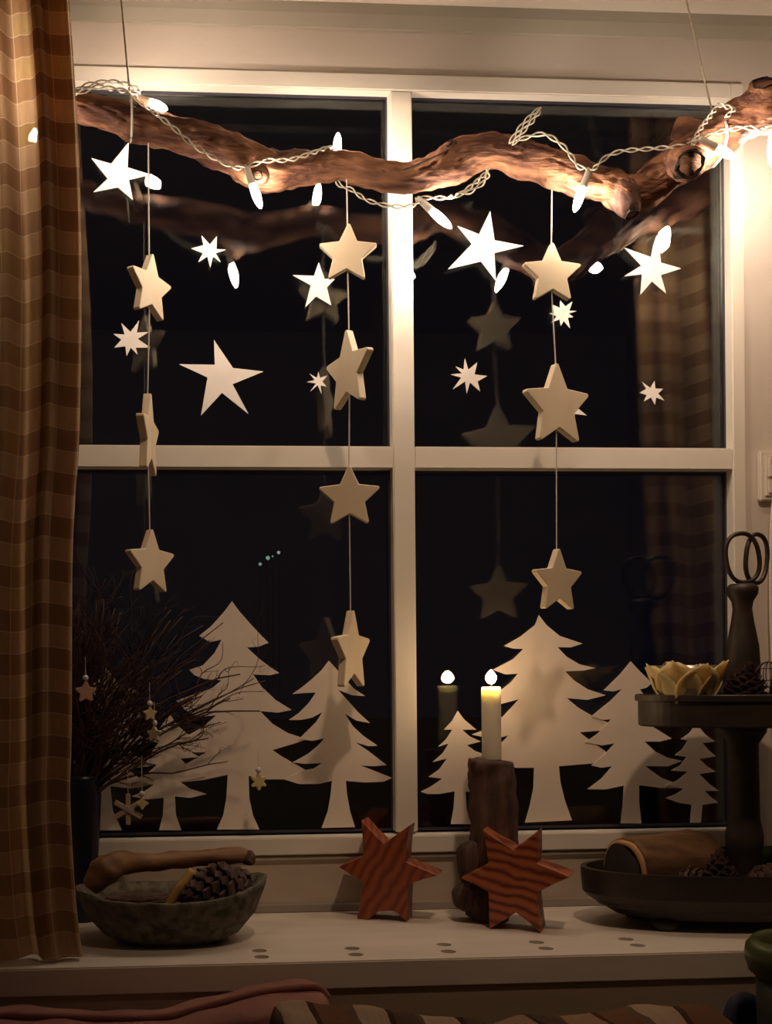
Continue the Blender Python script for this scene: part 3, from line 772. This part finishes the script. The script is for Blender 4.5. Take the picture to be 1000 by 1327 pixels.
# pine cone
def cone_vf(c, axis, L, r, n=80, seed=0):
    rr = random.Random(seed)
    ax = Vector(axis).normalized()
    a = Vector((1, 0, 0)) if abs(ax.x) < .8 else Vector((0, 0, 1))
    u = (a-ax*a.dot(ax)).normalized(); v = ax.cross(u)
    parts = []
    core = [(0, 0), (r*.5, L*.06), (r*.66, L*.3), (r*.5, L*.65), (r*.2, L*.9), (0, L)]
    parts.append(lathe(core, c, 12, axis=tuple(ax)))
    for i in range(n):
        t = (i+.5)/n
        hgt = L*(.03+.93*t)
        rad = r*max(.18, math.sin(math.pi*min(.97, .22+.80*t))**.8)
        ang = i*2.39996
        ang += 0; dr = u*math.cos(ang)+v*math.sin(ang); tg = ax.cross(dr)
        sw = .34*r*(1-.45*t)*rr.uniform(.75, 1.25); thk = .05*r; rad *= rr.uniform(.93, 1.1); ang += rr.uniform(-.12, .12)
        lift = ax*(.22*r + .5*r*t*.4)
        b0 = Vector(c)+ax*hgt+dr*rad*.35
        b1 = Vector(c)+ax*hgt+dr*rad*.85+lift*.5
        b2 = Vector(c)+ax*hgt+dr*rad*1.03+lift
        V = []
        for s in (ax*thk, -ax*thk):
            V += [b0-tg*sw*.4+s*.5, b0+tg*sw*.4+s*.5, b1-tg*sw+s, b1+tg*sw+s, b2-tg*sw*.55+s*1.3, b2+tg*sw*.55+s*1.3]
        Fc = [(0,1,3,2),(2,3,5,4),(7,6,8,9),(9,8,10,11),(0,2,8,6),(2,4,10,8),(1,7,9,3),(3,9,11,5),(4,5,11,10),(0,6,7,1)]
        parts.append((V, Fc))
    return join(*parts)
lz = lt0+.012
def pcone(px, py, d, z, L, r, axis, lab, seed):
    p = P(px, py, d); p.z = z
    return obj('pine_cone', cone_vf(p, axis, L, r, 80, seed), m_cone, label=lab, cat='pine cone', group='pine cones')
pcone(868, 1110, .165, lz+.024, .055, .023, (.8, -.35, .08), 'dark pine cone in front of the hollow log on the lower tray', 1)
pcone(925, 1085, .185, lz+.003, .062, .024, (.1, .0, 1), 'dark pine cone standing on the lower tray before the post', 2)
pcone(972, 1100, .19, lz+.026, .055, .024, (1, .1, .15), 'dark pine cone lying at the right of the lower tray', 3)
uz = ut0+h2*.55
pcone(958, 890, .172, uz+.003, .046, .022, (.12, -.25, 1), 'dark pine cone on the upper tray before the turned handle', 4)
pcone(996, 890, .150, uz+.020, .05, .019, (.7, -.6, .1), 'dark pine cone at the right edge on the upper tray', 5)
# wire ball
wc = P(996, 874, .185); wc.z = max(wc.z, uz+.0165)
wb = empty('wire_ball', (wc.x, wc.y, wc.z-.0165), 'small dark wire ball beside the pine cones on the upper tray', 'ornament')
for a in range(0, 180, 36):
    obj('wire', tube([wc + Vector((math.cos(t)*math.cos(R(a)), math.cos(t)*math.sin(R(a)), math.sin(t)))*.015 for t in [2*math.pi*i/24 for i in range(24)]], .0006, 5, closed=True), m_iron, wb)
for zh in (-.007, .007):
    rh = math.sqrt(.015**2-zh**2)
    obj('wire', tube([wc + Vector((rh*math.cos(t), rh*math.sin(t), zh)) for t in [2*math.pi*i/24 for i in range(24)]], .0006, 5, closed=True), m_iron, wb)

# hollow log
lg0 = P(811, 1078, .145); kk = pm(.145)
lr_ = 44*kk
lg0.z = lz + lr_ + .003
ax = Vector((1, .28, .06)).normalized()
hl = empty('hollow_log', (lg0.x+.05, lg0.y, lz), 'short hollow log with an orange-brown rim lying on the lower tray', 'log')
obj('bark', lathe([(lr_*.86, 0), (lr_*.98, -.002), (lr_, .008), (lr_*.97, .05), (lr_*.96, .095), (lr_*.88, .115), (lr_*.5, .118), (0, .118)][0:8], lg0, 36, axis=tuple(ax), amp=.10, fr=45), m_log, hl, smooth=True)
obj('rim', lathe([(lr_*.72, .004), (lr_*.74, -.003), (lr_*.84, -.006), (lr_*.95, -.003), (lr_*.96, .002)], lg0, 36, axis=tuple(ax), amp=.08, fr=45), m_logi, hl, smooth=True)
obj('hollow', lathe([(lr_*.80, -.0062), (lr_*.74, -.0060), (0, -.0055)], lg0, 28, axis=tuple(ax), amp=.25, fr=60), m_dark, hl)  # flat dark disc over the mouth: shade inside the log put into colour
# moss
mo = P(985, 1070, .07)
obj('moss_clump', blob((mo.x, mo.y, lz+.028), .045, .024, .03, .35, 60, 4), m_moss, label='dark green moss clump at the right on the lower tray', cat='moss', smooth=False)

# lotus tealight holder
lc = P(889, 890, .150); lc.z = uz
lot = empty('lotus_bowl', lc, 'yellowish petal-shaped tealight bowl on the upper tray', 'tealight holder')
for j in range(8):
    a = R(j*45 - 90)
    dr = Vector((math.cos(a), math.sin(a), 0)); tg = Vector((-math.sin(a), math.cos(a), 0))
    V, Fc = [], []
    nu, nv = 8, 8
    for s in (0, .0015):
        for i in range(nu+1):
            t = i/nu
            wdt = .0265*math.sin(math.pi*(.30+.38*t))*math.sqrt(max(.04, 1-max(0, (t-.45)/.55)**2.6))
            rr_ = .024 + .018*t + .007*t*t
            zh = .002 + (.052+.004*math.sin(j*2.1))*t
            for q_ in range(nv+1):
                x = (q_/nv*2-1)
                cup = -.008*x*x*(1-t*.3)
                wav = .0014*math.sin(5*x+j)+.001*math.sin(9*t+j*2)
                V.append(lc + dr*(rr_+cup+wav-s) + tg*(x*wdt) + zz*(zh-.002*abs(x)**2*t+.001*math.sin(7*x+j)))
    n1 = (nu+1)*(nv+1)
    for i in range(nu):
        for q_ in range(nv):
            b = i*(nv+1)+q_
            Fc += [(b, b+1, b+nv+2, b+nv+1), (n1+b, n1+b+nv+1, n1+b+nv+2, n1+b+1)]
    for i in range(nu):
        for e_ in (0, nv):
            b = i*(nv+1)+e_; Fc.append((b, b+nv+1, n1+b+nv+1, n1+b))
    for q_ in range(nv):
        for i0 in (0, nu):
            b = i0*(nv+1)+q_; Fc.append((b, n1+b, n1+b+1, b+1))
    obj('petal', (V, Fc), m_petal, lot, smooth=True)
obj('cup', lathe([(.020, .001), (.030, .004), (.036, .042), (.038, .0525), (.0368, .0525), (.034, .042), (.026, .006), (0, .006)], lc, 32), m_metalcup, lot, smooth=True)

# ------------------------------------------------------------------ stone bowl with natural finds
bc = P(222, 1200, .155)
bw = 125*pm(.155); bd = .075
bh_t = P(220, 1172, .135+bd).z
bowl = empty('stone_bowl', (bc.x, bc.y, SZ), 'boat-shaped grey-green stone bowl on the sill, beside the curtain', 'bowl')
V, Fc = [], []
seg = 56
prof = [(0, .003, 0), (.30, .0, 0), (.52, .0005, 0), (.70, .010, 0), (.88, .030, .2), (.985, .050, .8), (1.0, .055, 1), (.965, .056, 1), (.90, .044, .8), (.70, .022, .2), (.4, .012, 0), (0, .011, 0)]
rows = []
for r_, hh, lift in prof:
    if r_ == 0:
        rows.append([len(V)]); V.append(Vector((bc.x, bc.y, SZ+hh))); continue
    row = []
    for s in range(seg):
        t = 2*math.pi*s/seg
        c_, s_ = math.cos(t), math.sin(t)
        x = bc.x + bw*r_*math.copysign(abs(c_)**.9, c_); y = bc.y + bd*r_*s_
        z = SZ + hh + lift*(.016*c_*c_*(1.15 if c_ > 0 else .5) + .002*noise.noise(Vector((x*60, y*60, 0))))
        row.append(len(V)); V.append(Vector((x, y, z)))
    rows.append(row)
for A, B in zip(rows, rows[1:]):
    for s in range(seg):
        s1 = (s+1) % seg
        if len(A) == 1: Fc.append((A[0], B[s], B[s1]))
        elif len(B) == 1: Fc.append((A[s], B[0], A[s1]))
        else: Fc.append((A[s], B[s], B[s1], A[s1]))
obj('shell', (V, Fc), m_stone, bowl, smooth=True)
dstk = [(116,1150,12,.185),(128,1137,17,.185),(140,1126,20,.182),(158,1118,15,.175),(190,1118,12,.165),(230,1114,11,.155),(270,1111,11,.145),(305,1108,11,.138),(324,1111,9,.135)]
q = catmull(dstk, 5)
st = empty('driftwood_stick', P(220, 1118, .14), 'thick reddish driftwood stick lying across the stone bowl', 'stick')
obj('shaft', tube([P(a, b, d) for a, b, r, d in q], [r*pm(d) for a, b, r, d in q], 16, .22, 60), m_stick, st, smooth=True)
obj('knot', blob(P(322, 1112, .137), .009, .008, .009, .4, 120), m_knot, st, smooth=True)
pc = P(330, 1153, .165)
obj('pine_cone', cone_vf(pc, (-1, .05, -.06), .084, .033, 100, 9), m_cone, label='large purplish brown pine cone lying in the stone bowl', cat='pine cone', group='pine cones')
obj('peeled_stick', tube(catmull([tuple(P(*x)) for x in [(218,1176,.165),(226,1158,.165),(237,1146,.165),(250,1128,.162)]], 4), .006, 10, .2, 80), m_yellow, smooth=True, label='short yellow peeled stick poking out of the stone bowl', cat='stick')
V2 = lathe([(0, 0), (.030, .002), (.038, .006), (.036, .009), (0, .012)], (P(185, 1165, .12).x, P(185, 1165, .12).y, SZ+.036), 24, 1.15, .7, amp=.15, fr=50)
obj('dark_oval', V2, m_stump, label='flat dark oval lying in the stone bowl under the stick', cat='bark')  # flat dark oval inside the bowl

# ------------------------------------------------------------------ vase with twigs
vd = .038
vc = P(108, 1100, vd); kv = pm(vd)
vz1 = P(108, 1004, vd).z
vh = vz1 - SZ
vr = 23*kv
obj('tall_vase', lathe([(0, 0), (vr*.62, 0), (vr*.66, .004), (vr*.74, vh*.25), (vr*.92, vh*.6), (vr*1.03, vh*.85), (vr*1.0, vh*.97), (vr*.96, vh), (vr*.88, vh), (vr*.9, vh*.9), (vr*.6, vh*.2), (0, vh*.15)], (vc.x, vc.y, SZ), 36), m_vase, smooth=True,
    label='tall dark blue vase of twigs half hidden by the left curtain', cat='vase')
def twig_vf(p0, p1, bow, r, rr, subs=4, depth=0):
    n = 9
    pts, rad = [], []
    side = Vector((rr.uniform(-1, 1), rr.uniform(-.5, .5), rr.uniform(-1, 1)))*.012
    for i in range(n):
        t = i/(n-1)
        p = p0.lerp(p1, t) + bow*math.sin(math.pi*t) + side*math.sin(2*math.pi*t)*.5
        if i and depth == 0: p += Vector((rr.uniform(-1, 1), rr.uniform(-.5, .5), rr.uniform(-1, 1)))*.0022
        p.y = min(p.y, -.030 if p.x > GL-.02 else -.030)
        pts.append(p); rad.append(r*(1-.62*t))
    parts = [tube(pts, rad, 5)]
    if depth < 2:
        for s in range(subs):
            k_ = rr.randint(2, n-2)
            d = (p1-p0)
            L = d.length*rr.uniform(.18, .38)
            dv = (d.normalized() + Vector((rr.uniform(-.9, .9), rr.uniform(-.5, .5), rr.uniform(-.6, .8)))).normalized()*L
            parts.append(twig_vf(pts[k_], pts[k_]+dv, dv.cross(Vector((0, 1, 0)))*rr.uniform(-.15, .15), rad[k_]*.7, rr, 2 if depth == 0 else 0, depth+1))
    return join(*parts)
tips = []
for i in range(52):
    a = rnd.random()
    tips.append((rnd.uniform(96, 175) if a < .5 else rnd.uniform(150, 262), rnd.uniform(772, 910) if a < .5 else rnd.uniform(785, 930)))
special = [(262,812),(290,806),(312,872),(330,880),(345,884),(335,922),(297,985),(283,920),(268,958),(250,962),(285,938),(300,905),(100,780),(128,775),(150,790),(270,830),(238,800),(222,790)]
for i, (tx, ty) in enumerate(tips + special):
    y0 = vc.y + rnd.uniform(-.010, .010)
    p0 = Vector((vc.x + rnd.uniform(-.012, .012), y0, vz1-.03))
    dd = rnd.uniform(.035, .11) if tx < 200 else rnd.uniform(.035, .075)
    p1 = P(tx, ty, dd)
    L = (p1-p0).length
    bow = Vector((-.12*L*(1 if tx > 160 else .3), 0, .10*L))*rnd.uniform(.2, 1.0)
    if i >= 52: bow = Vector((-.05*L, 0, .12*L))*rnd.uniform(.3, 1.1)
    rr = random.Random(100+i)
    obj('twig', twig_vf(p0, p1, bow, .0017 if i % 3 else .0024, rr, 6 if i < 52 else 3), m_twig, smooth=True,
        label='thin dark brown twig standing in the tall vase', cat='twig', group='twigs in the tall vase')

# ornaments hanging in the twigs
def hang(c, L, parent):
    obj('thread', tube([c, c + zz*L], .0004, 5), m_thread, parent)
def small_star(px, py, d, r_px, mat, label, th=.005, yaw=15, n=5, bead=True, L=.03):
    c = P(px, py, d); r_ = r_px*pm(d)
    u = Vector((math.cos(R(yaw)), math.sin(R(yaw)), 0)); nn = Vector((math.sin(R(yaw)), -math.cos(R(yaw)), 0))
    e = empty('twig_ornament', c - zz*r_, label, 'ornament', 'ornaments hanging in the twigs')
    obj('star', extr([c + u*x + zz*z + nn*th/2 for x, z in star2d(r_, .55, n, .2)], -nn*th, .0006), mat, e)
    if bead:
        obj('bead', lathe([(0, -.004), (.0028, -.0028), (.004, 0), (.0028, .0028), (0, .004)], c + zz*(r_+.003), 12), m_bead, e, smooth=True)
    hang(c + zz*(r_*.9), L, e)
small_star(111, 897, .115, 15, m_pinkorn, 'small rosy wooden star hanging beside the curtain among the twigs')
small_star(194, 925, .085, 10, m_orn, 'tiny yellow star hanging in the middle of the twigs')
small_star(200, 951, .080, 11, m_ornw, 'tiny pale wooden star below the yellow one in the twigs', yaw=-30)
small_star(184, 1041, .080, 9, m_orn, 'tiny yellow ornament hanging beside the wooden snowflake', n=4, L=.05)
small_star(335, 1013, .045, 12, m_orn, 'yellowish little flower star hanging in front of the tallest paper tree trunk', n=6, L=.03)
def snowflake(px, py, d, r_px, label):
    c = P(px, py, d); r_ = r_px*pm(d)
    e = empty('snowflake_ornament', c - zz*r_, label, 'ornament', 'ornaments hanging in the twigs')
    for a in (0, 60, 120):
        dv = Vector((math.sin(R(a)), 0, math.cos(R(a)))); sv = Vector((math.cos(R(a)), 0, -math.sin(R(a))))
        hw = 3.2*pm(d)
        yo = Vector((0, -.0012*(a/60), 0))
        obj('bar', extr([c + dv*r_ + sv*hw + yo, c + dv*r_ - sv*hw + yo, c - dv*r_ - sv*hw + yo, c - dv*r_ + sv*hw + yo], Vector((0, .0035, 0)), .0004), m_ornw, e)
    hang(c + zz*r_, .03, e)
snowflake(166, 1049, .075, 20, 'six-armed wooden snowflake ornament hanging from the twigs near the vase')

# ------------------------------------------------------------------ switch and cable at the right wall
sw0 = P(981, 585, .010); sw1 = P(1040, 650, .010)
swt = empty('light_switch', ((sw0.x+sw1.x)/2, WY, sw1.z), 'cream light switch on the wall at the right edge', 'switch')
obj('plate', box(sw0.x, sw1.x, WY-.008, WY, sw1.z, sw0.z, .002), m_plastic, swt)
obj('inner_frame', box(sw0.x+.006, sw1.x-.006, WY-.0105, WY-.008, sw1.z+.006, sw0.z-.006, .001), m_plastic, swt)
zm = (sw0.z+sw1.z)/2
obj('rocker', box(sw0.x+.009, sw1.x-.009, WY-.014, WY-.010, zm-.003, sw0.z-.009, .0015), m_plastic, swt)
obj('rocker', box(sw0.x+.009, sw1.x-.009, WY-.0125, WY-.010, sw1.z+.009, zm-.005, .0015), m_plastic, swt)
obj('white_cable', tube(catmull([tuple(P(x, y, .020)) for x, y in [(1006,632),(1001,660),(999,700),(999,800),(1004,950),(1006,1080)]], 6), .0025, 8), m_plastic, smooth=True,
    label='white cable running down the wall below the switch', cat='cable')

# ------------------------------------------------------------------ cushions on the bench
def cushion_vf(pts_top, d0, d1, zb, n=40, wob=.004):
    """upright soft cushion: top outline given in pixels (left to right) at depth d0..d1, standing at zb"""
    q = catmull(pts_top, 8)
    V, Fc = [], []
    m = 12
    for i, (x, y) in enumerate(q):
        s = i/(len(q)-1)
        e = (1-abs(2*s-1)**6)**.5 if abs(2*s-1) < 1 else 0
        p = P(x, y, (d0+d1)/2)
        for k_ in range(m+1):
            a = math.pi*k_/m
            thk = (d1-d0)/2*(.12+.88*e)
            yy = -(d0+d1)/2 + thk*math.cos(a)
            top = p.z - .02*(1-math.sin(a)**.6)
            V.append(Vector((p.x, yy, top + wob*noise.noise(Vector((p.x*25, yy*25, 1))))))
        V.append(Vector((p.x, -(d0+d1)/2 - thk, zb))); V.append(Vector((p.x, -(d0+d1)/2 + thk, zb)))
    w_ = m+3
    for i in range(len(q)-1):
        for k_ in range(w_):
            k2 = (k_+1) % w_
            Fc.append((i*w_+k_, i*w_+k2, (i+1)*w_+k2, (i+1)*w_+k_))
    Fc.append(tuple(range(w_))); Fc.append(tuple(range((len(q)-1)*w_, len(q)*w_)))
    return V, Fc
rose_top = [(-170,1332),(-90,1320),(0,1314),(60,1316),(140,1318),(215,1316),(260,1304),(310,1291),(360,1281),(408,1278),(424,1292)]
c0, c1 = SF+.02, SF+.13
rc = P(120, 1300, (c0+c1)/2)
rose = empty('rose_cushion', (rc.x, rc.y, BZ), 'rose-brown velvet cushion with piped edge in front of the sill, at the left', 'cushion')
obj('cover', cushion_vf(rose_top, c0, c1, BZ), m_rose, rose, smooth=True)
obj('piping', tube([P(x, y+1, (c0+c1)/2+.01) for x, y in catmull(rose_top, 8)], .0042, 8), m_rose, rose, smooth=True)
th_top = [(352,1334),(366,1313),(400,1311),(460,1314),(525,1319),(560,1327),(620,1330),(690,1329),(740,1330),(780,1326),(830,1320),(880,1315),(920,1310),(934,1316),(942,1336)]
t0, t1 = SF+.14, SF+.25
vf = cushion_vf(th_top, t0, t1, BZ, wob=.010)
obj('checked_throw', vf, m_throw, smooth=True, uv=[(v.x, v.z*.6 - v.y*.3) for v in vf[0]],
    label='brown and cream checked throw bunched on the bench below the sill', cat='throw')
nv = cushion_vf([(938,1318),(946,1296),(960,1288),(974,1289),(990,1300),(1010,1320)], SF+.02, SF+.040, BZ)
obj('navy_cushion', nv, m_navy, smooth=True, label='dark navy cushion between the throw and the green pot', cat='cushion')
gp = Pz(1042, 1240, SZ-.012); gd = SF+.095
gp = P(1048, 1243, gd)
gr = 80*pm(gd)
pot = empty('glazed_pot', (gp.x, gp.y, BZ), 'dark green glazed pot with a lighter rolled rim at the lower right corner', 'pot')
hp = gp.z - BZ
obj('body', lathe([(0, 0), (gr*.55, 0), (gr*.62, .01), (gr*.74, hp*.4), (gr*.80, hp*.75), (gr*.82, hp*.95), (gr*.70, hp*.95), (gr*.5, .02), (0, .02)], (gp.x, gp.y, BZ), 48), m_potd, pot, smooth=True)
obj('rim', lathe([(gr*.78, hp-.022), (gr*.93, hp-.014), (gr, hp), (gr*.97, hp+.012), (gr*.86, hp+.020), (gr*.74, hp+.016), (gr*.70, hp), (gr*.72, hp-.016)], (gp.x, gp.y, BZ), 48), m_pot, pot, smooth=True)
